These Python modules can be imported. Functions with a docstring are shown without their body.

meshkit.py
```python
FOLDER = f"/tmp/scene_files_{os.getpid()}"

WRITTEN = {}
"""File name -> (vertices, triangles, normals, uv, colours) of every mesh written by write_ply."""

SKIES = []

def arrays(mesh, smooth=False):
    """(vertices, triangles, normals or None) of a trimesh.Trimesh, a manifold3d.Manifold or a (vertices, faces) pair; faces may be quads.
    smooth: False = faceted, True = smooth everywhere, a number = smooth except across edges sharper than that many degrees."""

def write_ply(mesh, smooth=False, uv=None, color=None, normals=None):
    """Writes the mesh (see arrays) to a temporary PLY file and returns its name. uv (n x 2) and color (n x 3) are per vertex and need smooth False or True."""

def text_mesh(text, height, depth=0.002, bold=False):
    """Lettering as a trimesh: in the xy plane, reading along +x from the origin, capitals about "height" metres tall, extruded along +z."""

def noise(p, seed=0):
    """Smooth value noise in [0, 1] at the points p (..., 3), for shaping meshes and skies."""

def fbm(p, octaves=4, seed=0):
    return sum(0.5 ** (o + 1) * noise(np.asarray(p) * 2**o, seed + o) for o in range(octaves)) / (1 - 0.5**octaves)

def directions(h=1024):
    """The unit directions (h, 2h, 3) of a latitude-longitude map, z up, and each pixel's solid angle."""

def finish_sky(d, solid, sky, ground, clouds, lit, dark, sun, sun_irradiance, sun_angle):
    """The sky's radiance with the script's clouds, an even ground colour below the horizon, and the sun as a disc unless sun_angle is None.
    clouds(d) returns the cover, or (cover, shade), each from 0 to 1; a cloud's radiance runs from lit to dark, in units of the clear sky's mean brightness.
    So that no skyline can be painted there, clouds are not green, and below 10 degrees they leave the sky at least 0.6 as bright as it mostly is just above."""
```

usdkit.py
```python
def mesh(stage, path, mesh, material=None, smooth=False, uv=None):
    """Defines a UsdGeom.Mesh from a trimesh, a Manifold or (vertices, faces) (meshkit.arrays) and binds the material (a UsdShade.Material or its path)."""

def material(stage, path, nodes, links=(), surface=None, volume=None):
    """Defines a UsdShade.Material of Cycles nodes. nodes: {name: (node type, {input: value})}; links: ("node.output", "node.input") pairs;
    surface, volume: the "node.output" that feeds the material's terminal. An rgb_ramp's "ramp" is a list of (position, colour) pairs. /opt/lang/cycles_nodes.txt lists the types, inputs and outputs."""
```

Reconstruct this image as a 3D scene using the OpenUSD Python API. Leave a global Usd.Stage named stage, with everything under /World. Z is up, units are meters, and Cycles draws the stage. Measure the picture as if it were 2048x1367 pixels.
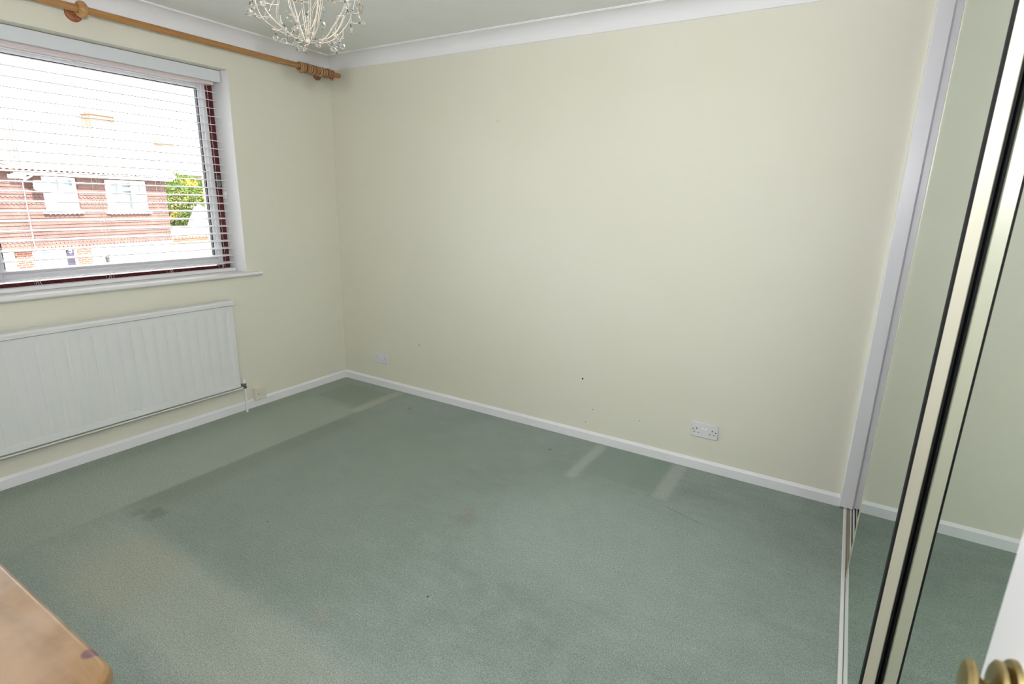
import math, random
import numpy as np, trimesh, usdkit, meshkit
from pxr import Usd, UsdGeom, UsdLux, UsdShade, Sdf, Gf, Vt

stage = Usd.Stage.CreateInMemory()
UsdGeom.SetStageUpAxis(stage, "Z"); UsdGeom.SetStageMetersPerUnit(stage, 1.0)
UsdGeom.Xform.Define(stage, "/World"); UsdGeom.Scope.Define(stage, "/World/Looks")
PI = math.pi

# ------------------------------------------------------------------ camera
FPX = 1085.35
EYE = (3.386569, -2.958093, 1.442714)
R3 = ((0.8523636, 0.5223823, 0.0243497), (0.1515606, -0.2021990, -0.9675458), (-0.5005054, 0.8283914, -0.2515197))
cam = UsdGeom.Camera.Define(stage, "/World/camera")
r, d, f = R3
cam.AddTransformOp().Set(Gf.Matrix4d(*r, 0, *[-x for x in d], 0, *[-x for x in f], 0, *EYE, 1))
APER = 23.6
cam.CreateHorizontalApertureAttr(APER); cam.CreateVerticalApertureAttr(APER * 1367 / 2048)
cam.CreateFocalLengthAttr(FPX / 2048 * APER)
cam.CreateFStopAttr(4.0); cam.CreateFocusDistanceAttr(3.4)
cam.CreateClippingRangeAttr((0.02, 500.0))
cam.CreateExposureAttr(-0.42)

# ------------------------------------------------------------------ sky, sun, camera flash
dome = UsdLux.DomeLight.Define(stage, "/World/sky")
dome.CreateIntensityAttr(2.9); dome.CreateColorAttr(Gf.Vec3f(0.93, 0.95, 1.0))
sun = UsdLux.DistantLight.Define(stage, "/World/sun")
sun.CreateIntensityAttr(1.2e5); sun.CreateAngleAttr(0.53); sun.CreateColorAttr(Gf.Vec3f(1.0, 0.95, 0.87))
sun.AddRotateXYZOp().Set(Gf.Vec3f(0, 40, 1.0))           # light comes from +x, 50 degrees up
FLASH = (3.37, -3.00, 1.68)                               # flash gun on the camera, head turned to the ceiling
fl = UsdLux.DiskLight.Define(stage, "/World/camera_flash_head")
fl.CreateRadiusAttr(0.035); fl.CreateIntensityAttr(4000); fl.CreateColorAttr(Gf.Vec3f(0.975, 0.965, 1.055))
fl.AddTranslateOp().Set(Gf.Vec3d(*FLASH)); fl.AddRotateXYZOp().Set(Gf.Vec3f(138, 0, 42))
fs = UsdLux.SphereLight.Define(stage, "/World/camera_flash_cap")
fs.CreateRadiusAttr(0.03); fs.CreateIntensityAttr(800); fs.CreateColorAttr(Gf.Vec3f(0.975, 0.965, 1.055))
fs.AddTranslateOp().Set(Gf.Vec3d(FLASH[0], FLASH[1], FLASH[2] - 0.01))

# ------------------------------------------------------------------ material helpers
class NG:
    """Small builder for Cycles node graphs."""
    def __init__(s): s.n, s.l, s.k = {}, [], 0
    def add(s, kind, **inp):
        s.k += 1; name = f"n{s.k}"; vals = {}
        for k, v in inp.items():
            if isinstance(v, tuple) and len(v) == 2 and v[0] == "@": s.l.append((v[1], f"{name}.{k}"))
            else: vals[k] = v
        s.n[name] = (kind, vals); return name
    def o(s, name, out): return ("@", f"{name}.{out}")
    def math(s, op, a, b=0.0, clamp=False):
        return s.o(s.add("math", math_type=op, value1=a, value2=b, use_clamp=clamp), "value")
    def pos(s):
        if not hasattr(s, "_p"):
            s._p = s.o(s.add("geometry"), "position"); x = s.add("separate_xyz", vector=s._p)
            s._x, s._y, s._z = (s.o(x, c) for c in "xyz")
        return s._p
    def noise(s, scale, detail=2.0, rough=0.5, vec=None, dist=0.0):
        v = vec or s.pos()
        return s.o(s.add("noise_texture", vector=v, scale=scale, detail=detail, roughness=rough, distortion=dist), "fac")
    def ramp01(s, v, a, b, lo=0.0, hi=1.0):
        return s.o(s.add("map_range", range_type="smoothstep", value=v, from_min=a, from_max=b, to_min=lo, to_max=hi, clamp=True), "result")
    def box(s, x0, x1, y0, y1, soft):
        """Smooth mask of a rectangle on the floor."""
        s.pos()
        m = [s.ramp01(s._x, x0 - soft, x0 + soft), s.ramp01(s._x, x1 - soft, x1 + soft, 1, 0), s.ramp01(s._y, y0 - soft, y0 + soft), s.ramp01(s._y, y1 - soft, y1 + soft, 1, 0)]
        return s.math("multiply", s.math("multiply", m[0], m[1]), s.math("multiply", m[2], m[3]))
    def mix(s, fac, a, b, mode="mix"):
        return s.o(s.add("mix", mix_type=mode, fac=fac, color1=a, color2=b), "color")
    def scale_vec(s, sc, vec=None):
        return s.o(s.add("mapping", vector=vec or s.pos(), scale=sc), "vector")
    def done(s, path, surf): return usdkit.material(stage, "/World/Looks/" + path, s.n, s.l, surface=surf)

def srgb(r, g, b):
    return tuple(((c / 255) / 12.92 if c / 255 <= 0.04045 else ((c / 255 + 0.055) / 1.055) ** 2.4) for c in (r, g, b))

def plain(name, color, rough=0.5, metallic=0.0, spec=0.5, var=0.0, vscale=6.0, bump=0.0, bscale=60.0):
    g = NG(); col = color
    if var:
        n = g.noise(vscale, 3, 0.6)
        col = g.mix(g.ramp01(n, 0.3, 0.7), tuple(c * (1 - var) for c in color), tuple(min(1, c * (1 + var)) for c in color))
    kw = dict(base_color=col, roughness=rough, metallic=metallic, specular_ior_level=spec)
    if bump:
        kw["normal"] = g.o(g.add("bump", height=g.noise(bscale, 3), strength=bump, distance=0.002), "normal")
    b = g.add("principled_bsdf", **kw)
    return g.done(name, f"{b}.BSDF")

M = {}
# wall paint: cream emulsion, faint roller grain and a few grubby patches
def wall_paint(name, col):
    g = NG(); n = g.noise(1.3, 3, 0.55); big = g.noise(0.45, 2, 0.5)
    c = g.mix(g.ramp01(n, 0.35, 0.75), col, tuple(x * k for x, k in zip(col, (0.985, 0.98, 0.955))))
    c = g.mix(g.math("multiply", g.ramp01(big, 0.5, 0.8), 0.5), c, tuple(x * k for x, k in zip(col, (0.975, 0.97, 0.95))))
    fine = g.noise(420, 2)
    bmp = g.o(g.add("bump", height=fine, strength=0.12, distance=0.0006), "normal")
    b = g.add("principled_bsdf", base_color=c, roughness=0.62, specular_ior_level=0.35, normal=bmp)
    return g.done(name, f"{b}.BSDF")
M["wall"] = wall_paint("cream_wall_paint", srgb(234, 232, 215))
M["ceiling"] = plain("ceiling_paint", srgb(246, 247, 244), 0.85, spec=0.2, var=0.01, bump=0.1, bscale=140)
M["cove"] = plain("cove_paint", srgb(246, 246, 246), 0.7, spec=0.3)
M["gloss"] = plain("white_gloss_paint", srgb(244, 244, 245), 0.28, spec=0.5, var=0.01, vscale=3)
M["sillpaint"] = plain("sill_paint", srgb(238, 238, 236), 0.3)
M["rad"] = plain("radiator_enamel", srgb(232, 234, 231), 0.35, var=0.01, vscale=4)
M["blind"] = plain("blind_white", srgb(240, 240, 240), 0.4)
M["valance"] = plain("valance_white", srgb(228, 232, 234), 0.42)
M["cord"] = plain("white_cord", srgb(236, 234, 226), 0.8)
M["upvc"] = plain("white_sash", srgb(232, 232, 236), 0.3)
M["gasket"] = plain("black_gasket", srgb(22, 24, 26), 0.5)
M["socket"] = plain("socket_white", srgb(232, 232, 232), 0.35)
M["switch"] = plain("switch_white", srgb(244, 244, 244), 0.3)
M["cream_plastic"] = plain("cream_plastic", srgb(226, 222, 204), 0.4)
M["dark"] = plain("dark_hole", srgb(28, 26, 24), 0.8)
M["rawlplug"] = plain("hole_brown", srgb(70, 52, 40), 0.8)
M["chrome"] = plain("worn_chrome", srgb(150, 150, 150), 0.25, metallic=1.0, var=0.2, vscale=60)
M["brass"] = plain("brass", srgb(168, 150, 104), 0.32, metallic=1.0, var=0.08, vscale=40)
M["stile"] = plain("cream_aluminium", srgb(196, 192, 172), 0.3, spec=0.5)
M["black"] = plain("black_pile", srgb(14, 14, 15), 0.9)
M["track"] = plain("track_white", srgb(232, 232, 228), 0.35)
M["trackgroove"] = plain("track_groove", srgb(150, 140, 118), 0.45)
M["carcass"] = plain("wardrobe_inside", srgb(70, 66, 60), 0.8)
M["landing"] = plain("landing_paint", srgb(214, 208, 190), 0.8)
# mirror
g = NG(); b = g.add("glossy_bsdf", color=(0.83, 0.885, 0.845), roughness=0.0); M["mirror"] = g.done("mirror_glass", f"{b}.BSDF")
# red mahogany frame
g = NG(); v = g.scale_vec((3, 3, 60) if False else (60, 60, 5)); n = g.noise(1.0, 4, 0.6, vec=v, dist=0.6)
c = g.o(g.add("rgb_ramp", fac=n, ramp=[(0.3, srgb(66, 20, 26)), (0.55, srgb(104, 34, 40)), (0.75, srgb(128, 52, 50))]), "color")
b = g.add("principled_bsdf", base_color=c, roughness=0.38); M["mahogany"] = g.done("red_mahogany", f"{b}.BSDF")
# pole / ring wood
def wood(name, a, bcol, ccol, sc, rough=0.42):
    g = NG(); v = g.scale_vec(sc); n = g.noise(1.0, 4, 0.6, vec=v, dist=0.8)
    c = g.o(g.add("rgb_ramp", fac=n, ramp=[(0.3, a), (0.5, bcol), (0.72, ccol)]), "color")
    b = g.add("principled_bsdf", base_color=c, roughness=rough); return g.done(name, f"{b}.BSDF")
M["pole"] = wood("pole_wood", srgb(160, 112, 62), srgb(184, 134, 80), srgb(196, 150, 96), (90, 6, 90))
M["bracket"] = wood("bracket_wood", srgb(178, 128, 74), srgb(202, 156, 100), srgb(212, 170, 116), (30, 30, 30))
M["plate"] = wood("plate_wood", srgb(142, 82, 50), srgb(168, 104, 66), srgb(180, 118, 78), (30, 30, 30))
M["ring"] = wood("ring_wood_tan", srgb(172, 128, 84), srgb(196, 150, 104), srgb(208, 168, 122), (60, 60, 60))
M["ring2"] = wood("ring_wood_red", srgb(156, 104, 70), srgb(178, 122, 84), srgb(190, 140, 100), (60, 60, 60))
M["ring3"] = wood("ring_wood_pale", srgb(186, 148, 104), srgb(208, 172, 130), srgb(216, 186, 146), (60, 60, 60))
# worn pine chest top
g = NG(); v = g.scale_vec((3.5, 26, 26)); n = g.noise(1.0, 5, 0.6, vec=v, dist=1.0); blot = g.noise(6.0, 4, 0.6)
c = g.o(g.add("rgb_ramp", fac=n, ramp=[(0.28, srgb(114, 84, 48)), (0.5, srgb(134, 103, 64)), (0.72, srgb(148, 118, 78))]), "color")
c = g.mix(g.math("multiply", g.ramp01(blot, 0.42, 0.72), 0.55), c, srgb(166, 142, 118))
g.pos()
dx = g.math("subtract", g._x, 2.482); dy = g.math("subtract", g._y, -2.700)
dist = g.math("sqrt", g.math("add", g.math("multiply", dx, dx), g.math("multiply", dy, dy)))
c = g.mix(g.ramp01(dist, 0.010, 0.014, 1, 0), c, srgb(98, 62, 62))
b = g.add("principled_bsdf", base_color=c, roughness=0.42, coat_weight=0.35, coat_roughness=0.18); M["pine"] = g.done("worn_pine", f"{b}.BSDF")
M["pine_edge"] = wood("pine_edge", srgb(128, 100, 52), srgb(152, 122, 70), srgb(172, 142, 88), (8, 40, 40))
# carpet: sage green twist pile; soiling and furniture prints keep their own shapes
g = NG(); g.pos()
base, light, dark_ = srgb(152, 165, 155), srgb(163, 175, 164), srgb(142, 155, 145)
wear = g.noise(1.7, 4, 0.6, dist=0.5); wear2 = g.noise(5.5, 4, 0.62)
c = g.mix(g.ramp01(wear, 0.30, 0.66), dark_, base)
c = g.mix(g.math("multiply", g.ramp01(wear2, 0.45, 0.75), 0.5), c, light)
mott = g.noise(13, 4, 0.65, dist=0.4); brush = g.noise(1.0, 3, 0.6, vec=g.scale_vec((5, 22, 1)))
c = g.mix(0.6, c, g.o(g.add("rgb_ramp", fac=mott, ramp=[(0.3, (0.90,) * 3), (0.7, (1.08,) * 3)]), "color"), "multiply")
c = g.mix(0.6, c, g.o(g.add("rgb_ramp", fac=brush, ramp=[(0.3, (0.91,) * 3), (0.7, (1.07,) * 3)]), "color"), "multiply")
yel = g.noise(1.1, 2, 0.5, vec=g.scale_vec((1, 1, 1)))
c = g.mix(g.math("multiply", g.ramp01(g._x, 1.0, 0.2), 0.5), c, srgb(158, 167, 149))
def rect(c, x0, x1, y0, y1, soft, col, amt): return g.mix(g.math("multiply", g.box(x0, x1, y0, y1, soft), amt), c, col)
def foot(c, x0, x1, y0, y1, sx0, sx1, sy0, sy1, col, amt):
    m = [g.ramp01(g._x, x0 - sx0, x0 + sx0), g.ramp01(g._x, x1 - sx1, x1 + sx1, 1, 0), g.ramp01(g._y, y0 - sy0, y0 + sy0), g.ramp01(g._y, y1 - sy1, y1 + sy1, 1, 0)]
    return g.mix(g.math("multiply", g.math("multiply", g.math("multiply", m[0], m[1]), g.math("multiply", m[2], m[3])), amt), c, col)
c = foot(c, 0.14, 0.66, -2.3, -0.48, .06, .02, .3, .03, srgb(173, 183, 167), 0.5)          # flattened strip under the window
c = foot(c, 0.655, 2.05, -1.96, -0.35, .02, .5, .05, .3, srgb(134, 147, 132), 0.55)       # print of the bed
c = foot(c, 0.655, 0.80, -1.90, -0.60, .015, .07, .08, .08, srgb(125, 132, 116), 0.45)     # soiled line along its edge
c = foot(c, 0.75, 2.3, -2.32, -2.00, .25, .4, .07, .05, srgb(177, 181, 164), 0.5)          # walked path beside it
c = foot(c, 1.0, 1.35, -2.35, -2.0, .12, .12, .1, .06, srgb(175, 172, 148), 0.35)
c = rect(c, 0.16, 0.575, -0.425, -0.11, 0.010, srgb(136, 150, 129), 0.62)    # print of a bedside cabinet by the corner
c = rect(c, 0.592, 0.668, -0.50, -0.03, 0.018, srgb(184, 188, 167), 0.6)
c = rect(c, 2.325, 2.715, -0.41, -0.03, 0.008, srgb(134, 153, 138), 0.62)    # print of the second cabinet
c = rect(c, 2.255, 2.312, -0.50, -0.03, 0.018, srgb(182, 193, 182), 0.6)
c = rect(c, 2.725, 2.80, -0.45, -0.02, 0.018, srgb(184, 190, 179), 0.6)
c = rect(c, 2.2, 3.2, -1.35, -0.52, 0.22, srgb(173, 187, 175), 0.42)         # paler trodden area
for (sx, sy, sr, col, am) in ((0.84, -1.90, 0.055, srgb(113, 118, 107), .6), (0.77, -1.93, 0.04, srgb(121, 125, 111), .5), (0.91, -0.24, 0.02, srgb(109, 113, 102), .6), (2.02, -1.07, 0.04, srgb(157, 148, 137), .6), (2.06, -1.13, 0.06, srgb(137, 141, 130), .5),
                              (1.99, -1.92, 0.05, srgb(157, 153, 143), .45), (2.04, -0.26, 0.012, srgb(141, 107, 58), .9), (0.70, -1.00, 0.02, srgb(167, 144, 106), .5), (2.243, -1.63, 0.006, srgb(106, 79, 49), .9), (1.318, -1.655, 0.004, srgb(35, 35, 32), .9)):
    dx = g.math("subtract", g._x, sx); dy = g.math("subtract", g._y, sy)
    dd = g.math("sqrt", g.math("add", g.math("multiply", dx, dx), g.math("multiply", dy, dy)))
    dd = g.math("add", dd, g.math("multiply", g.math("subtract", g.noise(28, 3), 0.5), sr * 1.6))
    c = g.mix(g.math("multiply", g.ramp01(dd, sr * 0.3, sr * 1.3, 1, 0), am), c, col)
for (x0, x1, y_, k_) in ((2.80, 3.02, -0.50, -.30),):
    ln_ = g.math("absolute", g.math("subtract", g.math("subtract", g._y, y_), g.math("multiply", g.math("subtract", g._x, x0), k_)))
    c = g.mix(g.math("multiply", g.math("multiply", g.ramp01(ln_, .002, .010, 1, 0), g.math("multiply", g.ramp01(g._x, x0, x0 + .04), g.ramp01(g._x, x1 - .05, x1, 1, 0))), .35), c, srgb(99, 109, 100))
grain = g.noise(260, 3, 0.75); grain2 = g.noise(95, 2, 0.6)
c = g.mix(0.9, c, g.o(g.add("rgb_ramp", fac=grain, ramp=[(0.34, (0.45,) * 3), (0.5, (0.98,) * 3), (0.66, (1.42,) * 3)]), "color"), "multiply")
c = g.mix(0.5, c, g.o(g.add("rgb_ramp", fac=grain2, ramp=[(0.32, (0.78,) * 3), (0.68, (1.15,) * 3)]), "color"), "multiply")
bm = g.o(g.add("bump", height=grain, strength=0.7, distance=0.004), "normal")
b = g.add("principled_bsdf", base_color=c, roughness=0.95, specular_ior_level=0.1, sheen_weight=0.25, sheen_roughness=0.5, sheen_tint=(0.9, 1, 0.9), normal=bm)
M["carpet"] = g.done("sage_carpet", f"{b}.BSDF")
# window glass: light passes, slight reflection
g = NG(); t = g.add("transparent_bsdf", color=(0.97, 0.985, 0.98)); gl = g.add("glossy_bsdf", color=(1, 1, 1), roughness=0.0); fr = g.add("fresnel", IOR=1.45)
m = g.add("mix_closure", fac=g.o(fr, "fac"), closure1=g.o(t, "BSDF"), closure2=g.o(gl, "BSDF")); M["glass"] = g.done("window_glass", f"{m}.closure")
g = NG(); b = g.add("principled_bsdf", base_color=(1, 1, 1), roughness=0.02, transmission_weight=1.0, ior=1.5); M["crystal"] = g.done("crystal", f"{b}.BSDF")
M["wire"] = plain("cream_wire", srgb(216, 206, 188), 0.4)
M["petal"] = plain("beige_petal", srgb(214, 196, 172), 0.6)
M["silver"] = plain("silver_cap", srgb(176, 176, 172), 0.25, metallic=1.0)
# outdoors
def tile_mat(name, a, bcol, ccol):
    g = NG(); n = g.noise(2.5, 2, 0.5); rnd = g.o(g.add("geometry"), "random_per_island")
    c = g.o(g.add("rgb_ramp", fac=n, ramp=[(0.3, a), (0.5, bcol), (0.7, ccol)]), "color")
    c = g.mix(g.math("multiply", rnd, 0.35), c, a)
    b = g.add("principled_bsdf", base_color=c, roughness=0.8); return g.done(name, f"{b}.BSDF")
M["rooftile"] = tile_mat("roof_tile", srgb(150, 112, 100), srgb(160, 124, 112), srgb(166, 132, 120))
M["walltile"] = tile_mat("wall_tile", srgb(84, 60, 55), srgb(92, 66, 61), srgb(97, 72, 66))
g = NG(); v = g.scale_vec((1, 1, 1))
def brick_mat(name, c1, c2, mortar, vec_rot):
    g = NG(); g.pos()
    u = g.math("add", g.math("multiply", g._y, 1.0), g.math("multiply", g._x, vec_rot))
    vv = g.o(g.add("combine_xyz", x=u, y=g._z, z=0.0), "vector")
    bt = g.add("brick_texture", vector=vv, color1=c1, color2=c2, mortar=mortar, scale=1.0, mortar_size=0.010, brick_width=0.225, row_height=0.075)
    b = g.add("principled_bsdf", base_color=g.o(bt, "color"), roughness=0.85); return g.done(name, f"{b}.BSDF")
M["brick"] = brick_mat("red_brick", srgb(110, 58, 44), srgb(124, 70, 54), srgb(138, 126, 112), -0.27)
M["palebrick"] = brick_mat("pale_brick", srgb(142, 110, 88), srgb(152, 124, 102), srgb(166, 156, 142), -0.27)
M["render"] = plain("cream_render", srgb(240, 234, 216), 0.85, var=0.02)
M["extwhite"] = plain("outside_white", srgb(240, 240, 240), 0.5)
M["gutter"] = plain("gutter_white", srgb(226, 226, 236), 0.4)
M["extglass"] = plain("outside_pane", srgb(120, 136, 140), 0.08, spec=0.9)
M["curtain"] = plain("outside_curtain", srgb(228, 230, 232), 0.9)
M["darkdoor"] = plain("dark_door", srgb(44, 40, 58), 0.5)
M["lamp_black"] = plain("lamp_black", srgb(52, 48, 48), 0.5)
M["ground"] = plain("road_and_drive", srgb(140, 136, 128), 0.9, var=0.08, vscale=1.0)
M["bark"] = plain("bark", srgb(92, 74, 56), 0.9, var=0.2, vscale=12)
g = NG(); rnd = g.o(g.add("geometry"), "random_per_island"); big = g.noise(0.9, 2)
c = g.o(g.add("rgb_ramp", fac=rnd, ramp=[(0.0, srgb(90, 108, 56)), (0.5, srgb(132, 144, 76)), (1.0, srgb(166, 168, 96))]), "color")
c = g.mix(g.ramp01(big, 0.52, 0.7), c, srgb(200, 180, 84))
df = g.add("diffuse_bsdf", color=c); tl = g.add("translucent_bsdf", color=c) if True else None
m = g.add("mix_closure", fac=0.35, closure1=g.o(df, "BSDF"), closure2=g.o(tl, "BSDF")); M["leaf"] = g.done("tree_leaf", f"{m}.closure")

# ------------------------------------------------------------------ object helpers
USED = set()
def free(parent, name):
    p = f"{parent}/{name}"; k = 0
    while p in USED: k += 1; p = f"{parent}/{name}_{k:03d}"
    USED.add(p); return p
def tag(prim, label=None, cat=None, group=None, kind=None):
    for k, v in (("label", label), ("category", cat), ("group", group), ("kind", kind)):
        if v: prim.SetCustomDataByKey(k, v)
    return prim
def thing(name, label=None, cat=None, loc=(0, 0, 0), group=None, kind=None):
    p = free("/World", name); x = UsdGeom.Xform.Define(stage, p); x.AddTranslateOp().Set(Gf.Vec3d(*loc))
    return tag(x.GetPrim(), label, cat, group, kind)
def off(prim):
    """World position of a thing's origin, so that parts can be given in world coordinates."""
    t = np.zeros(3); p = prim
    while p and str(p.GetPath()) not in ("/World", "/"):
        a = p.GetAttribute("xformOp:translate")
        if a and a.HasAuthoredValue(): t += np.array(a.Get())
        p = p.GetParent()
    return t
def obj(name, mesh, mat, parent=None, smooth=False, label=None, cat=None, group=None, kind=None, origin=None):
    if isinstance(mesh, list): mesh = trimesh.util.concatenate(mesh)
    v, f, n = meshkit.arrays(mesh, False)
    if parent is not None: v = v - off(parent)
    elif origin is not None: v = v - np.array(origin)
    p = free(str(parent.GetPath()) if parent else "/World", name)
    m = usdkit.mesh(stage, p, (v, f), M[mat] if isinstance(mat, str) else mat, smooth)
    if parent is None and origin is not None: UsdGeom.Xformable(m).AddTranslateOp().Set(Gf.Vec3d(*map(float, origin)))
    return tag(m.GetPrim(), label, cat, group, kind)
def box(x0, x1, y0, y1, z0, z1, bevel=0.0):
    x0, x1, y0, y1, z0, z1 = min(x0, x1), max(x0, x1), min(y0, y1), max(y0, y1), min(z0, z1), max(z0, z1)
    if bevel:
        b = min(bevel, (x1 - x0) * .49, (y1 - y0) * .49, (z1 - z0) * .49); pts = []
        for x, sx in ((x0, 1), (x1, -1)):
            for y, sy in ((y0, 1), (y1, -1)):
                for z, sz in ((z0, 1), (z1, -1)):
                    pts += [(x + sx * b, y + sy * b, z), (x + sx * b, y, z + sz * b), (x, y + sy * b, z + sz * b)]
        return trimesh.convex.convex_hull(np.array(pts))
    m = trimesh.creation.box((x1 - x0, y1 - y0, z1 - z0)); m.apply_translation(((x0 + x1) / 2, (y0 + y1) / 2, (z0 + z1) / 2)); return m
def tube(pts, rad, sides=8, cap=True):
    p = np.asarray(pts, float); t = np.gradient(p, axis=0); t /= np.linalg.norm(t, axis=1, keepdims=True) + 1e-12
    ref = np.array([0, 0, 1.0]) if abs(t[0, 2]) < 0.9 else np.array([1.0, 0, 0])
    a = ref - t[0] * (ref @ t[0]); a /= np.linalg.norm(a); A = [a]
    for i in range(1, len(p)):
        a = A[-1] - t[i] * (A[-1] @ t[i]); a /= np.linalg.norm(a) + 1e-12; A.append(a)
    A = np.array(A); B = np.cross(t, A); ang = np.arange(sides) * 2 * PI / sides
    rr = np.broadcast_to(rad, (len(p),))[:, None, None]
    v = p[:, None] + rr * (np.cos(ang)[None, :, None] * A[:, None] + np.sin(ang)[None, :, None] * B[:, None])
    n = len(p); i, j = np.meshgrid(np.arange(n - 1), np.arange(sides), indexing="ij")
    q = np.stack([i * sides + j, i * sides + (j + 1) % sides, (i + 1) * sides + (j + 1) % sides, (i + 1) * sides + j], -1).reshape(-1, 4)
    V = v.reshape(-1, 3); F = np.vstack([q[:, [0, 1, 2]], q[:, [0, 2, 3]]])
    if cap:
        V = np.vstack([V, p[0], p[-1]]); c0, c1 = len(V) - 2, len(V) - 1; k = np.arange(sides)
        F = np.vstack([F, np.stack([np.full(sides, c0), (k + 1) % sides, k], 1), np.stack([np.full(sides, c1), (n - 1) * sides + k, (n - 1) * sides + (k + 1) % sides], 1)])
    return trimesh.Trimesh(V, F, process=False)
def lathe(profile, origin, axis, sides=32):
    """profile: (radius, distance along axis)."""
    pr = np.array(profile, float); m = trimesh.creation.revolve(pr, sections=sides)
    m.apply_transform(trimesh.geometry.align_vectors([0, 0, 1], axis)); m.apply_translation(origin); return m
def prism(poly, axis, a, b):
    """Extrude a closed 2D outline along x, y or z; the outline gives the other two coordinates in order."""
    from shapely.geometry import Polygon
    m = trimesh.creation.extrude_polygon(Polygon(poly), abs(b - a), engine="earcut"); v = m.vertices.copy(); lo = min(a, b)
    if axis == "z": w = np.c_[v[:, 0], v[:, 1], v[:, 2] + lo]
    elif axis == "y": w = np.c_[v[:, 0], v[:, 2] + lo, v[:, 1]]
    else: w = np.c_[v[:, 2] + lo, v[:, 0], v[:, 1]]
    m = trimesh.Trimesh(w, m.faces, process=False); m.fix_normals(); return m

# ------------------------------------------------------------------ room shell
CEIL, NEAR, XW = 2.40, -3.17, 4.28          # ceiling, near wall, wall behind the wardrobe
YR, YL, ZS, ZH = -0.79, -2.75, 0.941, 2.173 # window opening
obj("floor", box(-0.0, XW, -4.7, 0.0, -0.12, 0.0), "carpet", kind="structure")
obj("ceiling", box(-0.3, XW + .2, -4.8, 0.2, CEIL, CEIL + 0.15), "ceiling", kind="structure")
obj("wall_far", box(-0.3, XW + .2, 0.0, 0.2, -0.12, CEIL), "wall", kind="structure")
wl = [box(-0.3, 0, YR, 0.0, -0.12, CEIL), box(-0.3, 0, -4.7, YL, -0.12, CEIL), box(-0.3, 0, YL, YR, -0.12, ZS - 0.025), box(-0.3, 0, YL, YR, ZH, CEIL)]
obj("wall_left", wl, "wall", kind="structure")
obj("wall_right", box(XW, XW + .2, -4.8, 0.0, -0.12, CEIL), "landing", kind="structure")
obj("wall_near", [box(0, 2.78, NEAR - .1, NEAR, 0, CEIL), box(3.62, XW, NEAR - .1, NEAR, 0, CEIL), box(2.78, 3.62, NEAR - .1, NEAR, 2.03, CEIL)], "wall", kind="structure")
obj("wall_landing", box(0, XW, -4.8, -4.7, -0.12, CEIL), "landing", kind="structure")
# plaster cove
def cove_profile():
    H, W_ = CEIL - 2.3156, 0.0886
    pts = [(0, -H), (0.004, -H), (0.006, -H + 0.003)]
    a = np.linspace(0, PI / 2, 12)
    cx, cz, rx, rz = W_ - 0.004, -H + 0.003, W_ - 0.010, H - 0.011
    pts += [(cx - rx * math.cos(t), cz + rz * math.sin(t)) for t in a[1:]]
    pts += [(W_ - 0.004, -0.005), (W_, -0.005), (W_, 0), (0, 0)]
    return [(x, CEIL + z) for x, z in pts]
def cove(axis):
    p = np.array(cove_profile()); n = len(p); V = []
    for end in (0, 1):
        for w, z in p:
            if axis == "left": V.append((w, -w if end == 0 else NEAR + w, z))
            else: V.append((w if end == 0 else 3.54, -w, z))
    F = [(i, (i + 1) % n, n + (i + 1) % n, n + i) for i in range(n)]
    m = trimesh.Trimesh(V, np.vstack([np.array(F)[:, [0, 1, 2]], np.array(F)[:, [0, 2, 3]]]), process=False); m.fix_normals()
    return m
obj("trim_1", cove("left"), "cove", smooth=35, kind="structure"); obj("trim_2", cove("far"), "cove", smooth=35, kind="structure")
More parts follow.
